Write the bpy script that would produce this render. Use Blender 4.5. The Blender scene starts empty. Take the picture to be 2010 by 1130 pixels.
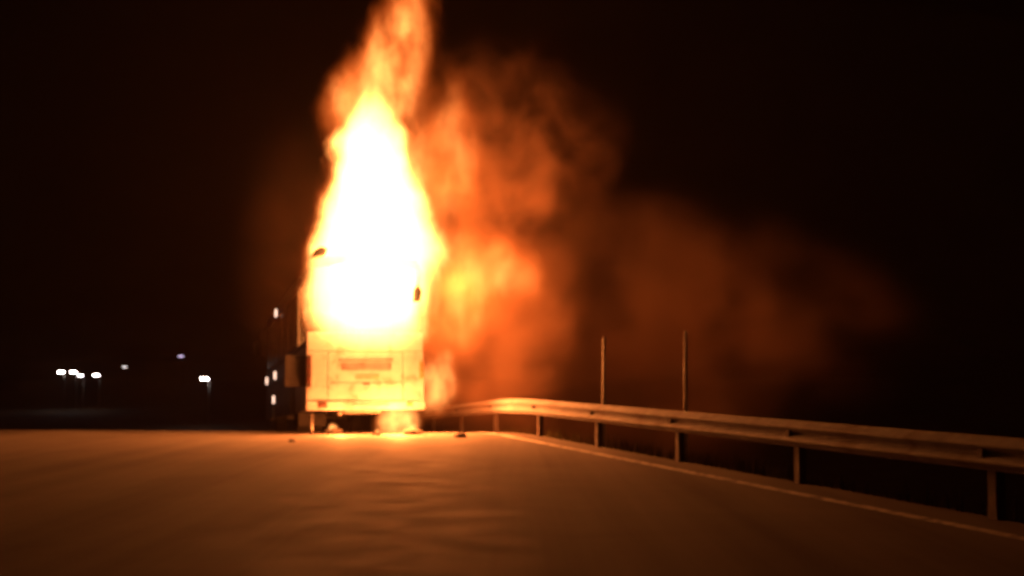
import bpy, bmesh, math, random
from mathutils import Vector, Matrix
R = math.radians
random.seed(7)
sc = bpy.context.scene
C = sc.collection

# ------------------------------------------------------------------ camera, world, exposure
PXF = 2500.0                       # focal length in photo pixels (photo is 2010 wide)
HOR = 728.0                        # horizon row
CAMZ = 1.35
cam = bpy.data.cameras.new('camera'); cam_o = bpy.data.objects.new('camera', cam); C.objects.link(cam_o)
cam.sensor_width = 36; cam.lens = PXF / 2010 * 36
cam.clip_start = 0.1; cam.clip_end = 6000
cam_o.location = (0, 0, CAMZ)
cam_o.rotation_euler = (R(90) + math.atan((HOR - 565) / PXF), 0, 0)
cam.dof.use_dof = True; cam.dof.focus_distance = 3.2; cam.dof.aperture_fstop = 4.0   # a hand-held phone that missed focus
sc.camera = cam_o
w = bpy.data.worlds.new('World'); sc.world = w; w.use_nodes = True
wn = w.node_tree; bgn = wn.nodes['Background']
sky = wn.nodes.new('ShaderNodeTexSky'); sky.sky_type = 'NISHITA'; sky.sun_disc = False
sky.sun_elevation = R(-6); sky.sun_rotation = R(200)
wn.links.new(sky.outputs[0], bgn.inputs[0]); bgn.inputs[1].default_value = 0.004
sc.view_settings.view_transform = 'Standard'; sc.view_settings.look = 'None'
sc.view_settings.exposure = 0; sc.view_settings.gamma = 1
sc.cycles.use_denoising = True
sc.cycles.volume_step_rate = 1.7; sc.cycles.volume_max_steps = 64; sc.cycles.volume_bounces = 0
sc.cycles.max_bounces = 5; sc.cycles.diffuse_bounces = 2; sc.cycles.glossy_bounces = 2
sc.cycles.transparent_max_bounces = 12
sc.cycles.sample_clamp_indirect = 4.0

# ------------------------------------------------------------------ node helpers
class NT:
    def __init__(s, nt): s.nt = nt
    def n(s, t, **kw):
        nd = s.nt.nodes.new(t)
        for k, v in kw.items(): setattr(nd, k, v)
        return nd
    def put(s, sock, v):
        if isinstance(v, bpy.types.NodeSocket): s.nt.links.new(v, sock)
        elif v is not None: sock.default_value = v
    def m(s, op, a, b=None, c=None, clamp=False):
        nd = s.n('ShaderNodeMath', operation=op, use_clamp=clamp)
        for i, v in enumerate((a, b, c)): s.put(nd.inputs[i], v) if v is not None else None
        return nd.outputs[0]
    def vm(s, op, a, b=None):
        nd = s.n('ShaderNodeVectorMath', operation=op)
        s.put(nd.inputs[0], a); s.put(nd.inputs[1], b)
        return nd.outputs['Value'] if op in ('LENGTH', 'DOT_PRODUCT') else nd.outputs[0]
    def obj(s): return s.n('ShaderNodeTexCoord').outputs['Object']
    def sep(s, v):
        nd = s.n('ShaderNodeSeparateXYZ'); s.put(nd.inputs[0], v); return nd.outputs
    def noise(s, v, scale, detail=3, rough=.55, dist=0.0, dim='3D', wv=0.0):
        nd = s.n('ShaderNodeTexNoise', noise_dimensions=dim)
        s.put(nd.inputs['Vector'], v); nd.inputs['Scale'].default_value = scale
        nd.inputs['Detail'].default_value = detail; nd.inputs['Roughness'].default_value = rough
        nd.inputs['Distortion'].default_value = dist
        if dim == '4D': nd.inputs['W'].default_value = wv
        return nd.outputs
    def mr(s, v, a, b, c=0.0, d=1.0, kind='SMOOTHSTEP'):
        nd = s.n('ShaderNodeMapRange', interpolation_type=kind)
        for i, x in enumerate((v, a, b, c, d)): s.put(nd.inputs[i], x)
        return nd.outputs[0]
    def curve(s, v, pts, lo, hi):
        """piecewise-linear table: pts (pos, value), value mapped from lo..hi"""
        nd = s.n('ShaderNodeValToRGB'); cr = nd.color_ramp; cr.interpolation = 'LINEAR'
        while len(cr.elements) < len(pts): cr.elements.new(.5)
        for e, (p, _) in zip(cr.elements, pts): pass
        for i, (p, val) in enumerate(pts):
            cr.elements[i].position = p
        for i, (p, val) in enumerate(pts):
            g = (val - lo) / (hi - lo); cr.elements[i].color = (g, g, g, 1)
        s.put(nd.inputs[0], v)
        return s.mr(nd.outputs[0], 0.0, 1.0, lo, hi, 'LINEAR')

def mat(name, col, rough=.6, metal=0.0, bump=0.0, bscale=40., var=.25, vscale=6., spec=.5, emit=None, estr=0, dirt=None, dirt_amt=.5, dscale=2.5):
    m = bpy.data.materials.new(name); m.use_nodes = True
    t = NT(m.node_tree); p = m.node_tree.nodes['Principled BSDF']
    co = t.obj()
    nz = t.noise(co, vscale, 5)
    mix = t.n('ShaderNodeMix', data_type='RGBA'); t.put(mix.inputs[0], t.mr(nz[0], .3, .7))
    mix.inputs[6].default_value = tuple(c * (1 - var) for c in col) + (1,)
    mix.inputs[7].default_value = tuple(min(1, c * (1 + var)) for c in col) + (1,)
    out = mix.outputs[2]
    if dirt:
        dz = t.noise(co, dscale, 6, .65, .4)
        mx = t.n('ShaderNodeMix', data_type='RGBA'); t.put(mx.inputs[0], t.mr(dz[0], .62 - dirt_amt * .3, .78 - dirt_amt * .2))
        t.put(mx.inputs[6], out); mx.inputs[7].default_value = dirt + (1,); out = mx.outputs[2]
    t.put(p.inputs['Base Color'], out)
    t.put(p.inputs['Roughness'], t.mr(t.noise(co, vscale * 2.3, 4)[0], .2, .8, max(.02, rough - .12), min(1, rough + .12), 'LINEAR'))
    p.inputs['Metallic'].default_value = metal; p.inputs['Specular IOR Level'].default_value = spec
    if bump:
        b = t.n('ShaderNodeBump'); b.inputs['Strength'].default_value = bump; b.inputs['Distance'].default_value = .02
        t.put(b.inputs['Height'], t.noise(co, bscale, 6, .7)[0]); t.put(p.inputs['Normal'], b.outputs[0])
    if emit:
        p.inputs['Emission Color'].default_value = emit + (1,); p.inputs['Emission Strength'].default_value = estr
    return m

M = {}
M['paint'] = mat('bus_paint', (.25, .255, .28), .45, 0, .08, 14, .10, 3, dirt=(.14, .12, .11), dirt_amt=.4)
M['soot'] = mat('soot_panel', (.014, .012, .011), .85, 0, .3, 20, .4)
M['black'] = mat('black_plastic', (.025, .025, .025), .6, 0, .1, 60)
M['rubber'] = mat('tyre_rubber', (.022, .021, .02), .85, 0, .3, 70)
M['steel'] = mat('dark_steel', (.16, .15, .14), .5, .8, .1, 40)
M['glass'] = mat('smoked_glass', (.012, .012, .013), .12, 0, 0, spec=.6)
M['redlens'] = mat('red_lens', (.035, .010, .008), .4)
M['amber'] = mat('amber_lens', (.18, .11, .05), .35)
M['plate'] = mat('plate', (.16, .15, .13), .5, dirt=(.2, .15, .1))
M['zinc'] = mat('galvanised_steel', (.30, .30, .30), .75, .0, .06, 30, .14, 5, dirt=(.20, .17, .15), dirt_amt=.35, dscale=1.6, spec=.12)
M['rust'] = mat('weathered_post', (.06, .05, .045), .8, .1, .2, 30, .3, dirt=(.07, .04, .025))
M['pole'] = mat('weathered_pole', (.80, .78, .74), .5, 0, .05, 40)
M['white'] = mat('road_paint', (.62, .60, .55), .7, 0, .3, 120, .25, 9, dirt=(.09, .085, .08), dirt_amt=.6, dscale=5)
M['earth'] = mat('dry_earth', (.055, .045, .032), .95, 0, .8, 7, .5, .35, spec=.1)
M['grass'] = mat('dry_grass', (.08, .075, .03), .9, 0, 0, spec=.1)
M['char'] = mat('charred', (.03, .025, .02), .9, 0, .8, 14, .6)
M['marker'] = mat('marker_lamp', (.8, .6, .4), .4, emit=(1, .62, .45), estr=2.2)

def asphalt():
    m = bpy.data.materials.new('asphalt'); m.use_nodes = True
    t = NT(m.node_tree); p = m.node_tree.nodes['Principled BSDF']; co = t.obj()
    fine = t.noise(co, 55, 5, .75)[0]; big = t.noise(co, .22, 4, .6, .4)[0]; mid = t.noise(co, 1.6, 5, .6)[0]
    mp = t.n('ShaderNodeMapping'); t.put(mp.inputs[0], co); mp.inputs['Rotation'].default_value = (0, 0, -math.atan2(.2516, .9678)); mp.inputs['Scale'].default_value = (1, .025, 1)
    wear = t.noise(mp.outputs[0], 1.1, 4, .6)[0]      # wheel tracks and old seams along the lanes
    v = t.m('ADD', t.m('MULTIPLY', t.m('SUBTRACT', wear, .5), .9), t.m('MULTIPLY', fine, .5)); v = t.m('ADD', v, t.m('ADD', t.m('MULTIPLY', big, .55), t.m('MULTIPLY', mid, .08)))
    cr = t.n('ShaderNodeValToRGB'); t.put(cr.inputs[0], t.mr(v, .15, .95, 0, 1, 'LINEAR'))
    cr.color_ramp.elements[0].color = (.07, .064, .06, 1); cr.color_ramp.elements[1].color = (.24, .215, .19, 1)
    t.put(p.inputs['Base Color'], cr.outputs[0])
    t.put(p.inputs['Roughness'], t.mr(mid, .25, .75, .72, .95, 'LINEAR'))
    p.inputs['Specular IOR Level'].default_value = .05
    b = t.n('ShaderNodeBump'); b.inputs['Strength'].default_value = .12; b.inputs['Distance'].default_value = .006
    t.put(b.inputs['Height'], fine); t.put(p.inputs['Normal'], b.outputs[0])
    return m
M['asphalt'] = asphalt()

# ------------------------------------------------------------------ mesh helpers
def link(name, me, m=None, parent=None, smooth=False):
    o = bpy.data.objects.new(name, me); C.objects.link(o)
    if m: me.materials.append(M[m] if isinstance(m, str) else m)
    if parent: o.parent = parent
    if smooth:
        for p in me.polygons: p.use_smooth = True
    return o
def from_bm(name, bm, m=None, parent=None, smooth=False):
    me = bpy.data.meshes.new(name); bmesh.ops.recalc_face_normals(bm, faces=bm.faces); bm.to_mesh(me); bm.free()
    return link(name, me, m, parent, smooth)
def box(name, x0, x1, y0, y1, z0, z1, m, parent=None, bev=.0):
    bm = bmesh.new(); bmesh.ops.create_cube(bm, size=1)
    for v in bm.verts:
        v.co = Vector(((x0 + x1) / 2 + v.co.x * (x1 - x0), (y0 + y1) / 2 + v.co.y * (y1 - y0), (z0 + z1) / 2 + v.co.z * (z1 - z0)))
    if bev: bmesh.ops.bevel(bm, geom=list(bm.edges), offset=bev, segments=2, affect='EDGES', profile=.6)
    return from_bm(name, bm, m, parent)
def extrude(name, pts, axis, a, b, m, parent=None, smooth=False):
    """closed 2-D outline extruded along axis: 'x' -> pts are (y,z), 'y' -> (x,z)"""
    bm = bmesh.new()
    f = (lambda u, v, k: (k, u, v)) if axis == 'x' else (lambda u, v, k: (u, k, v))
    A = [bm.verts.new(f(u, v, a)) for u, v in pts]; B = [bm.verts.new(f(u, v, b)) for u, v in pts]
    bm.faces.new(A); bm.faces.new(B[::-1])
    for i in range(len(pts)): bm.faces.new((A[i], A[(i + 1) % len(pts)], B[(i + 1) % len(pts)], B[i]))
    return from_bm(name, bm, m, parent, smooth)
def tube(name, pts, r, m, parent=None, seg=10):
    bm = bmesh.new(); rings = []
    pts = [Vector(p) for p in pts]
    for i, p in enumerate(pts):
        d = (pts[min(i + 1, len(pts) - 1)] - pts[max(i - 1, 0)]).normalized()
        a = d.orthogonal().normalized() if i == 0 else (rings_a - d * rings_a.dot(d)).normalized()
        rings_a = a; bq = d.cross(a)
        rr = r[i] if isinstance(r, (list, tuple)) else r
        rings.append([bm.verts.new(p + (a * math.cos(k * math.tau / seg) + bq * math.sin(k * math.tau / seg)) * rr) for k in range(seg)])
    for A, B in zip(rings, rings[1:]):
        for k in range(seg): bm.faces.new((A[k], A[(k + 1) % seg], B[(k + 1) % seg], B[k]))
    bm.faces.new(rings[0][::-1]); bm.faces.new(rings[-1])
    return from_bm(name, bm, m, parent, True)
def empty(name, loc, rot=(0, 0, 0)):
    o = bpy.data.objects.new(name, None); C.objects.link(o); o.location = loc; o.rotation_euler = rot
    o.empty_display_size = .3
    return o
def tag(o, label=None, cat=None, group=None, kind=None):
    if label: o['label'] = label
    if cat: o['category'] = cat
    if group: o['group'] = group
    if kind: o['kind'] = kind
    return o

# ------------------------------------------------------------------ terrain: a road on an embankment that crests and falls to a valley
U = Vector((-.2516, .9678)); N = Vector((.9678, .2516)); YAW = math.atan2(.2516, .9678)
def xy(t, s): return N * t + U * s
VALLEY = -9.0
def road_z(x, y):
    q = y + .12 * (x + 3); q0, k, cap = 26.8, 70., .055
    if q < q0: return 0.
    e = cap * k
    return -(q - q0) ** 2 / (2 * k) if q - q0 < e else -e * e / (2 * k) - cap * (q - q0 - e)
def h_noise(x, y): return .5 * math.sin(x * .31 + 1) * math.cos(y * .27) + .3 * math.sin(x * .83 + y * .61)
def ground_z(t, s):
    x, y = xy(t, s)
    z = road_z(x, y)
    e = 7.75
    side = max(0, abs(t) - e)
    z = z - .02 - side * .55 + min(side * .25, .25) * h_noise(x, y)
    return max(z, VALLEY + .25 * h_noise(x * .2, y * .2))
def sheet(name, ts, ss, zf, m):
    vs = []; fs = []; n = len(ts)
    for s in ss:
        for t in ts:
            x, y = xy(t, s); vs.append((x, y, zf(t, s)))
    for j in range(len(ss) - 1):
        for i in range(n - 1):
            a = j * n + i; fs.append((a, a + 1, a + n + 1, a + n))
    me = bpy.data.meshes.new(name); me.from_pydata(vs, [], fs); me.update()
    return link(name, me, m, None, True)
def axis(*segs):
    out = []
    for a, b, st in segs:
        k = max(1, round((b - a) / st)); out += [a + (b - a) * i / k for i in range(k)]
    return out + [segs[-1][1]]
g = sheet('ground', axis((-1500, -200, 130), (-200, -40, 16), (-40, -7.75, 2.5), (-7.75, 7.75, 3.1), (7.75, 14, .45), (14, 40, 2.2), (40, 200, 16), (200, 1500, 130)),
          axis((-200, -10, 10), (-10, 24, 1.), (24, 34, .4), (34, 190, 3), (190, 1600, 60)), lambda t, s: ground_z(t, s) - .06, 'earth')
tag(g, kind='structure')
ss_road = axis((-60, 24, 3), (24, 36, .25), (36, 180, 4))
road = sheet('road', axis((-7.6, 7.3, .9)), ss_road, lambda t, s: road_z(*xy(t, s)), 'asphalt'); tag(road, kind='structure')
RAIL_T = 7.10
ln = sheet('road_edge_line', [6.52, 6.68], ss_road, lambda t, s: road_z(*xy(t, s)) + .005, 'white'); tag(ln, kind='structure')

# ------------------------------------------------------------------ guardrail
def rail_point(y):                     # world point on the rail line for a given depth
    x = 7.335 - .26 * y; return x, y
gr = empty('guardrail', (*xy(RAIL_T, 20), 0))
tag(gr, 'galvanised corrugated steel guardrail running along the road edge beside the bus', 'guardrail')
inv = Matrix.Translation(-gr.location)
S22 = Vector(rail_point(22.8)).dot(U)
STEP = 1.91
prof = []                              # W-beam face: (out towards road, height)
for k in range(25):
    a = k / 24
    prof.append((.052 * -math.cos(a * math.tau * 2), .45 + .31 * a))
def rail_panel(s0, s1):
    bm = bmesh.new(); rows = []
    nseg = 8
    for i in range(nseg + 1):
        s = s0 + (s1 + .12 - s0) * i / nseg
        x, y = xy(RAIL_T - .02 - (.004 if i == nseg else 0), s); z = road_z(x, y)
        wob = .006 * math.sin(s * 1.7)
        f = [bm.verts.new((x - N.x * (o + wob) - gr.location.x, y - N.y * (o + wob) - gr.location.y, z + h)) for o, h in prof]
        b = [bm.verts.new((x - N.x * (o + wob - .006) - gr.location.x, y - N.y * (o + wob - .006) - gr.location.y, z + h)) for o, h in prof]
        rows.append(f + b[::-1])
    L = len(rows[0])
    for A, B in zip(rows, rows[1:]):
        for k in range(L): bm.faces.new((A[k], A[(k + 1) % L], B[(k + 1) % L], B[k]))
    for A, B in zip(rows, rows[1:]):
        for k in (0, len(prof) - 1, len(prof), L - 1):
            e = bm.edges.get((A[k], B[k]))
            if e: e.smooth = False
    c1 = bm.faces.new(rows[0]); c2 = bm.faces.new(rows[-1][::-1])
    for f_ in (c1, c2):
        for e in f_.edges: e.smooth = False
    return from_bm('rail_panel', bm, 'zinc', gr, True)
k0, k1 = -9, 12
for k in range(k0, k1, 2):
    rail_panel(S22 + k * STEP, S22 + (k + 2) * STEP)
for k in range(k0 + 1, k1 + 1, 2):
    s = S22 + k * STEP
    px, py = xy(RAIL_T + .145, s); z = road_z(px, py)
    cx, cy = px - gr.location.x, py - gr.location.y
    bm = bmesh.new()                   # C-section post
    sec = [(-.05, -.06), (.05, -.06), (.05, -.052), (-.042, -.052), (-.042, .052), (.05, .052), (.05, .06), (-.05, .06)]
    A = []; B = []
    for a, b in sec:
        d = N * a + U * b
        A.append(bm.verts.new((cx + d.x, cy + d.y, z - .35))); B.append(bm.verts.new((cx + d.x, cy + d.y, z + .74)))
    bm.faces.new(A); bm.faces.new(B[::-1])
    for i in range(8): bm.faces.new((A[i], A[(i + 1) % 8], B[(i + 1) % 8], B[i]))
    from_bm('post', bm, 'rust', gr)
    bm = bmesh.new(); bmesh.ops.create_cube(bm, size=1)   # spacer block between beam and post
    for v in bm.verts:
        d = N * (v.co.x * .13 - .105) + U * (v.co.y * .08); v.co = Vector((cx + d.x, cy + d.y, z + .605 + v.co.z * .2))
    from_bm('spacer', bm, 'rust', gr)

for y, lab in ((22.8, 'thin pale snow pole beside the guardrail, the one closer to the burning bus'),
               (19.1, 'thin dim snow pole beside the guardrail, the one farther from the burning bus')):
    s = Vector(rail_point(y)).dot(U); x, yy = xy(RAIL_T + .24, s); z = road_z(x, yy)
    p = empty('snow_pole', (x, yy, z)); tag(p, lab, 'pole', 'snow poles along the guardrail')
    tube('shaft', [(0, 0, -.3), (0, 0, 1.0), (.01, 0, 1.93)], [.031, .029, .026], 'pole', p)
    tube('cap', [(.01, 0, 1.925), (.01, 0, 1.96)], [.024, .018], 'pole', p)
    box('clamp', -.2, .03, -.03, .03, .56, .60, 'zinc', p)

# ------------------------------------------------------------------ the bus (local frame: origin on the ground under the rear face, +y forward)
BX, BY = -3.17, 27.7
PITCH = -.0514
bus = empty('bus', (BX, BY, .075), (PITCH, 0, YAW))
bus.rotation_mode = 'XYZ'
tag(bus, 'pale coach seen from behind, ablaze, with flames pouring out of its rear window', 'bus')
W2, LEN, ZB, ZS, ZW, ZR = 1.275, 13.1, .43, 1.95, 3.25, 3.86
ARCH = [(3.25, .56), (9.75, .56)]
def side_outline():
    pts = [(0.10, ZB)]
    for c, r in ARCH:
        h = .10; a0 = math.acos(max(-1, min(1, 1)))
        for k in range(13):
            a = math.pi - math.pi * k / 12
            pts.append((c + r * math.cos(a), max(ZB, .52 + r * math.sin(a)) if 0 < k < 12 else ZB))
    pts += [(LEN - .15, ZB), (LEN - .05, 1.2), (LEN - .10, ZS), (0.02, ZS), (0.02, ZB + .12)]
    return pts
for sgn in (-1, 1):
    a, b = (sgn * W2, sgn * (W2 - .06))
    extrude('side_panel', side_outline(), 'x', a, b, 'paint', bus)
    box('cant_rail', min(a, b), max(a, b), 1.6, LEN - .3, ZW, 3.52, 'paint', bus)
    box('cant_rail', min(a, b), max(a, b), .06, 1.597, ZW + .01, 3.50, 'soot', bus)
    ys = [.08, 2.2, 4.2, 6.2, 8.2, 10.2, 11.7, 12.9]
    for i, (y0, y1) in enumerate(zip(ys, ys[1:])):
        box('window_pillar', sgn * (W2 - .03) - .03, sgn * (W2 - .03) + .03, y0, y0 + .11, ZS, ZW, 'soot' if i == 0 else 'black', bus, .005)
        if i > 0:
            wv = box('side_window', sgn * (W2 - .028) - .012, sgn * (W2 - .028) + .012, y0 + .11, y1, ZS, ZW, 'glass', bus)
            box('rubber_seal', sgn * (W2 - .008) - .008, sgn * (W2 - .008) + .008, y0 + .11, y1, ZS, ZS + .03, 'black', wv)
    x = sgn * (W2 + .004)
    for y0, y1 in ((4.05, 5.6), (5.63, 7.2), (7.23, 8.9)):
        d = box('luggage_door', x - .008, x + .008, y0, y1, ZB + .1, 1.25, 'paint', bus, .006)
        box('handle', x + sgn * .012 - .012, x + sgn * .012 + .012, (y0 + y1) / 2 - .09, (y0 + y1) / 2 + .09, ZB + .2, ZB + .24, 'black', d)
    box('trim_strip', x - .01, x + .01, .3, LEN - .5, 1.36, 1.41, 'steel', bus, .003)
    box('trim_strip', x - .01, x + .01, .3, LEN - .5, 1.83, 1.88, 'black', bus, .003)
for y, z in ((9.1, 1.62), (12.6, 1.62), (8.9, 3.38), (9.6, .95)):
    box('side_marker_lamp', -W2 - .045, -W2 + .005, y - .055, y + .055, z - .11, z + .11, 'marker', bus, .012)
# roof: curved section, burnt open over the last metre and a half
def roof_sec():
    out = []
    for k in range(17):
        u = -1 + 2 * k / 16; out.append((u * W2, 3.505 + .355 * (1 - abs(u) ** 4.5)))
    inn = [(x * .95, z - .05) for x, z in out[::-1]]
    return out + inn
extrude('roof', roof_sec(), 'y', 1.75, LEN - .12, 'paint', bus, False)
for y in (.12, .95):
    extrude('roof_rib', [(x, z - .01) for x, z in roof_sec()], 'y', y, y + .06, 'char', bus)
bm = bmesh.new()                       # ragged burnt roof edge
pr = roof_sec()[:17]; row0 = []; row1 = []
for i in range(33):
    u = -1 + i / 16; z = 3.495 + .35 * (1 - abs(u) ** 4.5)
    row0.append(bm.verts.new((u * W2 * .985, 1.9, z))); row1.append(bm.verts.new((u * W2 * .985, 1.25 + random.random() * .4, z - random.random() * .12)))
for i in range(32): bm.faces.new((row0[i], row0[i + 1], row1[i + 1], row1[i]))
bmesh.ops.solidify(bm, geom=list(bm.faces), thickness=.012)
from_bm('burnt_roof_edge', bm, 'char', bus)
ac = box('air_conditioner', -.85, .85, 5.2, 7.7, 3.83, 4.02, 'paint', bus, .05)
for i in range(5): box('vent', -.6, .6, 5.5 + i * .4, 5.62 + i * .4, 4.018, 4.03, 'black', ac)
box('floor', -W2 + .065, W2 - .065, .2, LEN - .2, ZB + .12, 1.25, 'black', bus)
# front
extrude('front_panel', [(-W2 + .07, ZB), (W2 - .07, ZB), (W2 - .07, 1.55), (-W2 + .07, 1.55)], 'y', LEN - .16, LEN - .06, 'paint', bus)
extrude('windscreen', [(-W2 + .07, 1.55), (W2 - .07, 1.55), (W2 - .1, 3.5), (-W2 + .1, 3.5)], 'y', LEN - .15, LEN - .11, 'glass', bus)
for sgn in (-1, 1):
    m_ = tube('mirror_arm', [(sgn * 1.2, LEN - .15, 3.3), (sgn * 1.5, LEN + .15, 3.25), (sgn * 1.55, LEN + .2, 2.9)], .025, 'black', bus)
    box('mirror', sgn * 1.56 - .11, sgn * 1.56 + .11, LEN + .16, LEN + .24, 2.45, 2.9, 'black', m_, .02)
# rear face
box('rear_panel', -W2 + .005, W2 - .005, -.02, .07, 1.70, 2.12, 'paint', bus, .02)
box('rear_corner_panel', -W2, -.83, -.02, .072, .63, 1.695, 'paint', bus, .02)
box('rear_corner_panel', .83, W2, -.02, .072, .63, 1.695, 'paint', bus, .02)
hatch = box('engine_hatch', -.82, .82, -.015, .06, .64, 1.69, 'paint', bus, .012)
for i in range(3):
    zz = 1.585 - i * .035
    extrude('louver', [(-.0, zz), (-.035, zz - .022), (-.031, zz - .026), (.0, zz - .006)], 'x', -.57, .60, 'paint', hatch)
rec = box('plate_recess', -.52, .56, -.019, .0, 1.30, 1.45, 'soot', hatch)
for i in range(4): 
    box('grille_bar', -.50, .54, -.03, -.016, 1.317 + i * .036, 1.331 + i * .036, 'paint', hatch, .003)
box('licence_plate', -.22, .30, -.032, -.018, 1.10, 1.21, 'plate', hatch, .004)
box('hatch_handle', -.06, .1, -.045, -.014, .98, 1.01, 'black', hatch, .008)
box('crease', -.78, .78, -.021, -.010, 1.02, 1.03, 'soot', hatch)
bmp = box('rear_bumper', -W2 - .015, W2 + .015, -.09, .10, ZB, .622, 'paint', bus, .035)
box('bumper_slot', -.30, .50, -.093, -.08, .545, .575, 'black', bmp)
fl = box('fog_lamp', -1.02, -.86, -.105, -.085, .50, .60, 'redlens', bmp, .01)
box('lens_ring', -1.04, -.84, -.094, -.086, .48, .62, 'black', fl)
box('fog_lamp', .88, 1.02, -.104, -.085, .50, .60, 'amber', bmp, .01)
for sgn in (-1, 1):
    t_ = box('tail_light', sgn * (W2 - .045) - .06, sgn * (W2 - .045) + .06, -.045, .12, .93 if sgn < 0 else 1.1, 1.62 if sgn < 0 else 1.5, 'plate' if sgn > 0 else 'soot', bus, .015)
    for i in range(3): box('lens', sgn * (W2 - .045) - .045, sgn * (W2 - .045) + .045, -.056, -.04, (1.13 if sgn > 0 else 1.0) + i * (.12 if sgn > 0 else .2), (1.22 if sgn > 0 else 1.16) + i * (.12 if sgn > 0 else .2), 'redlens' if sgn < 0 else 'amber', t_, .01)
sh = box('service_flap', -W2 - .44, -W2 - .005, .16, .19, .95, 1.63, 'soot', bus, .01); sh['label'] = 'sooty service flap hanging open at the rear corner'
tube('flap_stay', [(-W2 - .35, .19, 1.45), (-W2 - .01, .5, 1.5)], .012, 'steel', sh)
# burnt-out rear window frame
for sgn in (-1, 1):
    extrude('rear_pillar', [(sgn * W2, 2.121), (sgn * (W2 - .13), 2.121), (sgn * (W2 - .16), 3.5), (sgn * (W2 - .03), 3.5)], 'y', -.01, .09, 'soot', bus)
extrude('window_header', [(-W2 + .04, 3.50), (-.9, 3.56), (-.3, 3.68), (.2, 3.70), (.8, 3.60), (W2 - .04, 3.49), (W2 - .15, 3.74), (0, 3.80), (-W2 + .15, 3.74)], 'y', -.02, .06, 'char', bus)
extrude('bent_trim', [(-W2 + .02, 3.66), (-W2 + .32, 3.72), (-W2 + .36, 3.84), (-W2 + .22, 3.88), (-W2 + .1, 3.80)], 'y', -.74, -.02, 'char', bus)
extrude('hanging_trim', [(.92, 2.72), (1.06, 2.74), (1.10, 2.95), (1.02, 3.10), (.94, 2.98)], 'y', -.80, -.70, 'char', bus)
tube('trim_strap', [(1.02, -.74, 3.06), (1.1, -.5, 3.3), (1.15, 0, 3.42)], .012, 'char', bus)
# running gear
def wheel(x0, x1, y):
    wh = empty('wheel', (0, y, .5)); wh.parent = bus
    bm = bmesh.new(); pf = [(x0, .29), (x0, .465), (x0 + .03, .518), (x1 - .03, .518), (x1, .465), (x1, .29)]; rings = []
    for k in range(28):
        a = k * math.tau / 28; rings.append([bm.verts.new((x, r * math.cos(a), r * math.sin(a))) for x, r in pf])
    for i in range(28):
        A, B = rings[i], rings[(i + 1) % 28]
        for j in range(6): bm.faces.new((A[j], A[(j + 1) % 6], B[(j + 1) % 6], B[j]))
    from_bm('tyre', bm, 'rubber', wh)
    bm = bmesh.new(); bmesh.ops.create_cone(bm, cap_ends=True, segments=24, radius1=.295, radius2=.22, depth=x1 - x0 - .04)
    bmesh.ops.rotate(bm, verts=bm.verts, matrix=Matrix.Rotation(math.pi / 2 * (1 if (x0 + x1) > 0 else -1), 3, 'Y'))
    bmesh.ops.translate(bm, verts=bm.verts, vec=((x0 + x1) / 2, 0, 0))
    from_bm('rim', bm, 'steel', wh)
for s_ in (-1, 1):
    for a, b in (((.93, 1.22), (.60, .89))):
        pass
    for a, b in ((.93, 1.22), (.60, .89)):
        wheel(min(s_ * a, s_ * b), max(s_ * a, s_ * b), 3.25)
    wheel(min(s_ * .92, s_ * 1.23), max(s_ * .92, s_ * 1.23), 9.75)
    box('mud_flap', s_ * .9 - .32, s_ * .9 + .32, 2.45, 2.47, .12, .46, 'rubber', bus)
tube('rear_axle', [(-.9, 3.25, .5), (.9, 3.25, .5)], .09, 'steel', bus)
tube('exhaust_pipe', [(-.55, 1.2, .42), (-.55, .2, .38), (-.55, -.02, .36)], .055, 'steel', bus)
box('engine_sump', -.4, .45, .6, 1.7, .36, .56, 'steel', bus, .03)
tube('tow_bracket', [(-1.16, .06, .36), (-1.16, .02, .06), (-1.14, -.0, -.10)], [.05, .04, .03], 'steel', bus)

# ------------------------------------------------------------------ fire
FCOL = (1.0, .31, .068, 1)
def vol_mat(name, build, anis=0.0):
    m = bpy.data.materials.new(name); m.use_nodes = True
    nt = m.node_tree; nt.nodes.clear(); t = NT(nt)
    out = t.n('ShaderNodeOutputMaterial'); build(t, out.inputs['Volume']); return m
def emission(t, out, e, col=FCOL):
    n = t.n('ShaderNodeEmission'); cr = t.n('ShaderNodeValToRGB'); t.put(cr.inputs[0], t.m('DIVIDE', e, 1.6))   # cooler, redder gas where the flame is thin
    cr.color_ramp.elements[0].color = (1.0, .13, .012, 1); cr.color_ramp.elements[1].color = col
    t.put(n.inputs[0], cr.outputs[0]); t.put(n.inputs[1], e); t.nt.links.new(n.outputs[0], out)
def hull(name, levels, m, yc, loc, rot=0, seg=20):
    """closed loft of ellipses: (z, left, right, half depth)"""
    bm = bmesh.new(); rings = []
    for z, l, r, d in levels:
        cx, rx = (l + r) / 2, (r - l) / 2
        rings.append([bm.verts.new((cx + rx * math.cos(k * math.tau / seg), yc + d * math.sin(k * math.tau / seg), z)) for k in range(seg)])
    for A, B in zip(rings, rings[1:]):
        for k in range(seg): bm.faces.new((A[k], A[(k + 1) % seg], B[(k + 1) % seg], B[k]))
    bm.faces.new(rings[0][::-1]); bm.faces.new(rings[-1])
    o = from_bm(name, bm, m); o.location = loc; o.rotation_euler = (0, 0, rot); return o
KX = .01126
def lx(px): return (px - 717) * KX
def lz(py): return CAMZ + (HOR - py) * .01085
core_t = [(712, 618, 826), (660, 603, 838), (600, 598, 846), (520, 596, 860), (480, 601, 872), (440, 616, 864), (400, 624, 850), (320, 638, 822), (260, 652, 798), (200, 688, 768), (165, 708, 742), (140, 722, 728)]
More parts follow.
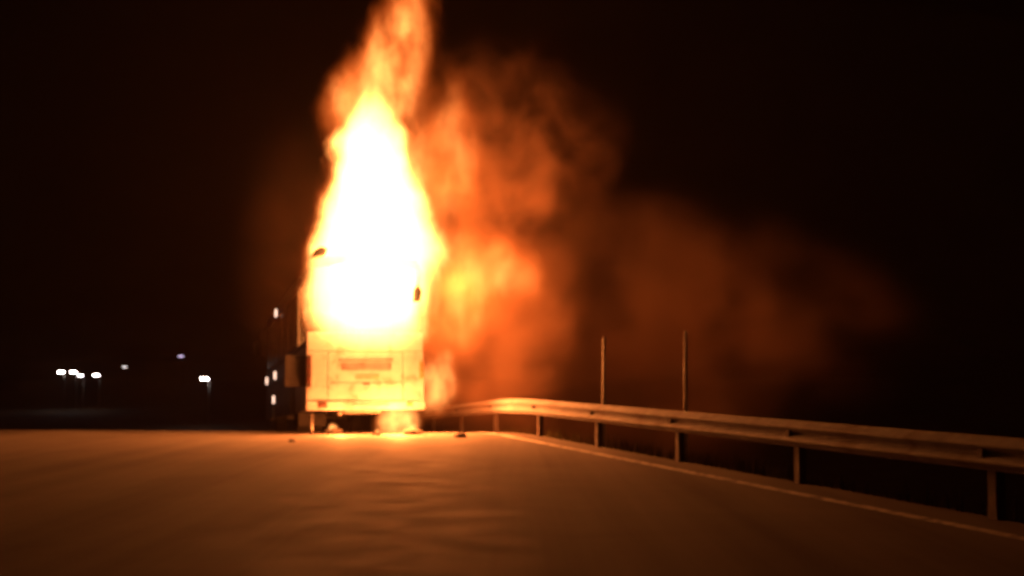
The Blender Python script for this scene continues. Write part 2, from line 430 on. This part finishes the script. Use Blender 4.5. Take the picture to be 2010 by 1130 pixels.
veil_t = [(728, 612, 835), (600, 590, 860), (500, 586, 925), (440, 600, 915), (400, 606, 905), (330, 622, 905), (250, 624, 880), (200, 616, 862), (150, 628, 868), (100, 652, 866), (50, 690, 866), (0, 712, 864), (-80, 740, 850), (-170, 775, 815)]
ZT = 12.0
def fire_build(t, out):
    co = t.obj(); x, y, z = t.sep(co)
    st = t.n('ShaderNodeMapping'); t.put(st.inputs[0], co); st.inputs['Scale'].default_value = (1, 1, .55)
    n1 = t.noise(st.outputs[0], .9, 4, .55, .6); n2 = t.noise(st.outputs[0], 2.0, 3, .6, .3)
    warp = t.vm('SUBTRACT', n1[1], (.5, .5, .5)); wx, wy, wz = t.sep(warp)
    h = t.m('DIVIDE', z, ZT, clamp=True)
    def rho(tab, amp, depth, yc):
        ccx = t.curve(h, [(lz(p) / ZT, lx((a + b) / 2)) for p, a, b in tab], -3, 3)
        hw = t.curve(h, [(lz(p) / ZT, (b - a) / 2 * KX) for p, a, b in tab], 0, 3)
        dx = t.m('DIVIDE', t.m('ADD', t.m('SUBTRACT', x, ccx), t.m('MULTIPLY', wx, amp)), hw)
        dy = t.m('DIVIDE', t.m('ADD', t.m('SUBTRACT', y, yc), t.m('MULTIPLY', wy, amp)), depth)
        return t.m('SQRT', t.m('ADD', t.m('MULTIPLY', dx, dx), t.m('MULTIPLY', dy, dy)))
    rc = t.m('ADD', rho(core_t, .95, 1.0, .02), t.m('MULTIPLY', t.m('SUBTRACT', n2[0], .5), t.mr(z, 4, 7.5, .55, 1.4)))
    low = t.m('POWER', t.mr(z, lz(704), lz(612), 0, 1, 'LINEAR'), 1.9); top = t.mr(z, lz(125), lz(330), 0, 1)
    core = t.m('MULTIPLY', t.m('MULTIPLY', t.m('POWER', t.mr(rc, 1.16, .66), 2.2), t.m('MULTIPLY', low, top)), 14)
    rv = t.m('ADD', rho(veil_t, 1.2, 1.15, .2), t.m('MULTIPLY', t.m('SUBTRACT', n2[0], .5), .7))
    turb = t.m('POWER', t.mr(n2[0], .28, .72, .12, 1), 1.4)
    lowv = t.mr(z, lz(722), lz(620)); topv = t.mr(z, lz(-150), lz(60))
    veil = t.m('MULTIPLY', t.m('MULTIPLY', t.m('POWER', t.mr(rv, 1.08, .3), 1.2), turb), t.m('MULTIPLY', t.m('MULTIPLY', lowv, topv), 3.0))
    emission(t, out, t.m('ADD', core, veil))
M['fire'] = vol_mat('fire', fire_build)
FLOC = (BX, BY, 0)
lv = [(lz(p), lx(a) - .22, lx(b) + .22, 1.45) for p, a, b in veil_t]; lv[0] = (lv[0][0], lv[0][1] + .1, lv[0][2] - .1, 1.0); lv[-1] = lv[-1][:3] + (.5,)
fire = hull('flames', lv, M['fire'], .2, FLOC, YAW)
tag(fire, 'towering white and orange flames rising out of the back of the bus', 'fire')

def blob(name, loc, rad, power, label, cat='fire', rotz=0, shear=0., nscale=1.2, namp=.9, stretch=.6, seed=0., parent=None, lowcut=None, col=FCOL, rotx=0.0, roty=0.0):
    def b(t, out):
        co = t.obj(); st = t.n('ShaderNodeMapping'); t.put(st.inputs[0], co); st.inputs['Scale'].default_value = (1, 1, stretch)
        st.inputs['Location'].default_value = (seed, seed * 1.7, seed * .6)
        n1 = t.noise(st.outputs[0], nscale, 3, .55, .5); n2 = t.noise(st.outputs[0], nscale * 2.6, 2, .6, 0)
        p = t.vm('ADD', co, t.vm('MULTIPLY', t.vm('SUBTRACT', n1[1], (.5, .5, .5)), tuple(r * namp * .8 for r in rad)))
        r = t.vm('LENGTH', t.vm('DIVIDE', p, rad))
        e = t.m('MULTIPLY', t.m('POWER', t.mr(r, 1.0, .15), 1.4), t.mr(n2[0], .3, .7, .2, 1))
        cx, cy, cz = t.sep(co); cb = t.n('ShaderNodeCombineXYZ')
        t.put(cb.inputs[0], t.m('SUBTRACT', cx, t.m('MULTIPLY', cz, shear))); t.put(cb.inputs[1], cy); t.put(cb.inputs[2], cz)
        e = t.m('MULTIPLY', e, t.mr(t.vm('LENGTH', t.vm('DIVIDE', cb.outputs[0], rad)), .93, .45))
        emission(t, out, t.m('MULTIPLY', e, power), col)
    m = vol_mat(name, b)
    bm = bmesh.new(); bmesh.ops.create_icosphere(bm, subdivisions=3, radius=1)
    rnd = random.Random(seed + 3)
    ph = [rnd.random() * 6 for _ in range(6)]
    for v in bm.verts:
        c = v.co; k = 1.0 + .07 * math.sin(c.x * 4 + ph[0]) * math.cos(c.z * 5 + ph[1]) + .05 * math.sin(c.y * 6 + ph[2] + c.z * 3)
        v.co = Vector((c.x * rad[0] * k + shear * c.z * rad[2], c.y * rad[1] * k, c.z * rad[2] * k))
    o = from_bm(name, bm, m, parent, True); o.location = loc; o.rotation_euler = (rotx, roty, rotz)
    if parent is None: tag(o, label, cat)
    return o
def wp(px, py, y): return ((px - 1005) / PXF * y, y, CAMZ + (HOR - py) / PXF * y)
blob('flames', wp(955, 520, 28.9), (2.1, 1.2, 1.2), 1.6, 'rolling orange tongue of flame blown sideways above the guardrail', seed=1., roty=R(24), nscale=.65, namp=1.0)
blob('flames', wp(905, 590, 28.9), (1.15, .9, 1.9), 1.7, 'orange flames licking up the side of the bus beside the guardrail', seed=2., nscale=1.5, namp=1.1)
blob('flames', wp(890, 300, 28.6), (1.0, .9, 2.9), 1.8, 'tall rust orange veil of flame clinging to the lee side of the fire', seed=8., shear=-.06, nscale=.7)
blob('flames', wp(668, 185, 27.6), (.75, .8, 1.25), 2.2, 'ragged orange wing of flame on the open road side of the fire top', seed=9., shear=.25, nscale=1.3)
blob('flames', wp(858, 752, 28.4), (.8, .6, 1.15), 4.5, 'low pale flames burning at the bottom corner of the bus beside the rail', seed=4.6, nscale=1.3, namp=1.5, shear=.3)
blob('flames', wp(785, 826, 27.3), (.7, .6, .62), 9., 'bright flames burning under the rear bumper of the bus', seed=5., shear=.3, nscale=1.8, namp=1.5)

def lamp(name, loc, power, rad, col=(1, .21, .038), parent=None):
    l = bpy.data.lights.new(name, 'POINT'); l.energy = power; l.shadow_soft_size = rad; l.color = col
    o = bpy.data.objects.new(name, l); C.objects.link(o); o.location = loc
    if parent: o.parent = parent
    return o
EN = 1.8
lamp('flame_glow', (0, -.62, 2.9), 420 * EN, .16, parent=fire)
lamp('flame_glow', (-.2, -.35, 4.1), 620 * EN, .35, parent=fire)
lamp('flame_glow', (0, .2, 6.0), 480 * EN, .45, parent=fire)
lamp('flame_glow', (2.1, .8, 3.4), 620 * EN, .3, parent=fire)
lamp('flame_glow', (.60, -.85, .40), 500 * EN, .10, parent=fire)
lamp('flame_glow', (1.75, .0, .70), 300 * EN, .15, parent=fire)
lamp('flame_glow', (-.62, -.75, .22), 200 * EN, .07, parent=fire)

# ------------------------------------------------------------------ smoke
def smoke(name, loc, rad, dens, label, seed, nscale, thr=(.38, .68), col=(.62, .36, .23), rot=(0, 0, 0), glow=0.0, shear=0.0):
    def b(t, out):
        co = t.obj(); st = t.n('ShaderNodeMapping'); t.put(st.inputs[0], co); st.inputs['Location'].default_value = (seed, seed * 2.1, seed * .7)
        n1 = t.noise(st.outputs[0], nscale * .7, 2, .5, 0); 
        p0 = t.vm('ADD', st.outputs[0], t.vm('MULTIPLY', n1[1], (1.3, 1.3, 1.3)))
        n2 = t.noise(p0, nscale, 3, .55, 0)
        p = t.vm('ADD', co, t.vm('MULTIPLY', t.vm('SUBTRACT', n1[1], (.5, .5, .5)), tuple(r * 1.5 for r in rad)))
        r = t.vm('LENGTH', t.vm('DIVIDE', p, rad))
        ru = t.vm('LENGTH', t.vm('DIVIDE', co, rad))
        edge = t.m('MULTIPLY', t.mr(r, 1.05, .1), t.mr(ru, .97, .35))
        d = t.m('MULTIPLY', t.m('MULTIPLY', edge, t.mr(n2[0], thr[0], thr[1])), dens)
        pv = t.n('ShaderNodeVolumePrincipled'); pv.inputs['Color'].default_value = col + (1,)
        t.put(pv.inputs['Density'], d); pv.inputs['Anisotropy'].default_value = .1
        t.nt.links.new(pv.outputs[0], out)
    m = vol_mat(name, b)
    bm = bmesh.new(); bmesh.ops.create_icosphere(bm, subdivisions=3, radius=1)
    rnd = random.Random(seed); ph = [rnd.random() * 6 for _ in range(6)]
    for v in bm.verts:
        c = v.co; k = 1.0 + .08 * math.sin(c.x * 4 + ph[0]) * math.cos(c.z * 5 + ph[1]) + .06 * math.sin(c.y * 6 + ph[2] + c.z * 3)
        v.co = Vector((c.x * rad[0] * k + shear * c.z * rad[2], c.y * rad[1] * k, c.z * rad[2] * k))
    o = from_bm(name, bm, m, None, True); o.location = loc; o.rotation_euler = rot
    tag(o, label, 'smoke', kind='stuff'); return o
smoke('smoke', wp(985, 335, 30.0), (3.6, 2.1, 4.1), .75, 'rust coloured smoke rolling up beside the tall flames', 5.3, .75, thr=(.36, .66), rot=(0, R(8), 0))
smoke('smoke', wp(1230, 650, 33.5), (8.8, 4.0, 4.4), 1.3, 'thin brown smoke drifting low behind the guardrail and snow poles', 11, .45, thr=(.3, .7))

smoke('smoke', wp(985, 650, 30.2), (3.4, 2.0, 3.0), 1.5, 'amber lit smoke hanging over the guardrail end beside the bus', 21, .6, thr=(.25, .7))
smoke('smoke', wp(590, 500, 28.9), (2.0, 1.5, 4.2), .07, 'thin dark red smoke on the open road side of the flames', 31, .5, thr=(.25, .7))

# ------------------------------------------------------------------ burning fragments on the road
def chunk(px, py, size, label, hot=0):
    y = CAMZ * PXF / (py - HOR); x = (px - 1005) / PXF * y
    bm = bmesh.new(); bmesh.ops.create_icosphere(bm, subdivisions=2, radius=size)
    for v in bm.verts:
        k = random.uniform(.7, 1.25); v.co = Vector((v.co.x * k * 1.35, v.co.y * k, max(-.25 * size, v.co.z * k * .6)))
    e = empty('debris_fragment', (x, y, road_z(x, y))); e.rotation_euler.z = random.random() * 3
    o = from_bm('charred_lump', bm, 'char', e); o.location.z = .22 * size
    if hot: blob('flame', (0, 0, size * .7), (size * 1.2, size * .9, size * 1.15), hot, None, seed=px * .1, parent=e, nscale=4)
    tag(e, label, 'debris')
chunk(656, 850, .16, 'burning scrap lying on the road by the rear left tyre of the bus', 34)
chunk(812, 852, .17, 'burning scrap lying on the road below the bumper at the guardrail side', 20)
chunk(742, 853, .10, 'small burning scrap on the road below the middle of the bumper', 22)
chunk(905, 857, .12, 'charred scrap on the road between the bus and the guardrail')
chunk(575, 866, .07, 'tiny charred scrap on the open road beside the bus')

# ------------------------------------------------------------------ verge grass
bm = bmesh.new()
for i in range(5200):
    t_ = 7.42 + abs(random.gauss(0, 1)) * .9; s_ = random.uniform(2, 42)
    if math.sin(s_ * 1.3) + math.sin(s_ * 3.1 + 1) + random.gauss(0, .8) < -.3: continue
    x, y = xy(t_, s_); z = ground_z(t_, s_) - .08; h = random.uniform(.1, .34); a = random.random() * 6.3; l = random.uniform(.03, .16); wd = .006
    dx, dy = math.cos(a), math.sin(a)
    p = [bm.verts.new((x - dy * wd, y + dx * wd, z)), bm.verts.new((x + dy * wd, y - dx * wd, z)), bm.verts.new((x + dx * l * .4 + dy * wd * .7, y + dy * l * .4 - dx * wd * .7, z + h * .6)), bm.verts.new((x + dx * l * .4 - dy * wd * .7, y + dy * l * .4 + dx * wd * .7, z + h * .6)), bm.verts.new((x + dx * l, y + dy * l, z + h))]
    bm.faces.new(p[:4]); bm.faces.new((p[3], p[2], p[4]))
gs = from_bm('verge_grass', bm, 'grass'); tag(gs, 'dry grass growing on the verge behind the guardrail', 'grass', kind='stuff')

# ------------------------------------------------------------------ far lamps down in the valley
def far_lamp(px, py, y, estr, size, label, col=(1, .88, .85), mast=None):
    x, _, z = wp(px, py, y)
    s_, t_ = Vector((x, y)).dot(U), Vector((x, y)).dot(N)
    gz = ground_z(t_, s_) - .1
    e = empty('street_lamp', (x, y, gz)); H = z - gz
    tube('mast', [(.9, 0, -.3), (.9, 0, H * .5), (.9, 0, H + .1)], [.12, .09, .06], 'steel', e, 8)
    tube('arm', [(.9, 0, H + .05), (.5, -.1, H + .3), (.1, -.2, H + .26)], .05, 'steel', e, 8)
    k = size / .5
    m = mat('lamp_lens', (.8, .8, .8), .4, emit=col, estr=estr)
    hd = box('lamp_head', -size, size, -.35, .25, H + .12 * k, H + .12 * k + .16, 'steel', e, .04)
    box('lens', -size * .9, size * .9, -.33, .2, H - .14 * k, H + .12 * k, m, hd, .03)
    tag(e, label, 'street lamp', 'street lamps far down in the valley')
far_lamp(122, 730, 330, 40, .8, 'far white street lamp, outermost of the bright cluster down in the valley')
far_lamp(146, 730, 345, 40, .8, 'far white street lamp in the bright cluster, next to the outermost one')
far_lamp(160, 737, 350, 14, .7, 'dimmer far street lamp merging with the bright one in the cluster')
far_lamp(191, 736, 330, 20, .8, 'far white street lamp standing just apart from the bright cluster')
far_lamp(246, 720, 380, 3, .6, 'faint high street lamp between the bright cluster and the lone lamp')
far_lamp(403, 743, 236, 45, .7, 'bright lone street lamp in the valley on the open side of the bus')
far_lamp(356, 699, 420, 2.0, .9, 'very faint purple tinted lamp on a tall mast near the lone lamp', (.8, .6, .9))

# ------------------------------------------------------------------ the smoky night air
hz = box('haze', -1600, 1600, -420, 1990, VALLEY - 1.5, 14, None)
def haze_b(t, out):
    pv = t.n('ShaderNodeVolumePrincipled'); pv.inputs['Color'].default_value = (.8, .66, .56, 1)
    pv.inputs['Density'].default_value = .0005; pv.inputs['Anisotropy'].default_value = .2
    t.nt.links.new(pv.outputs[0], out)
hz.data.materials.append(vol_mat('haze', haze_b)); tag(hz, kind='stuff')
hz['label'] = 'thin smoky night air'; hz['category'] = 'haze'
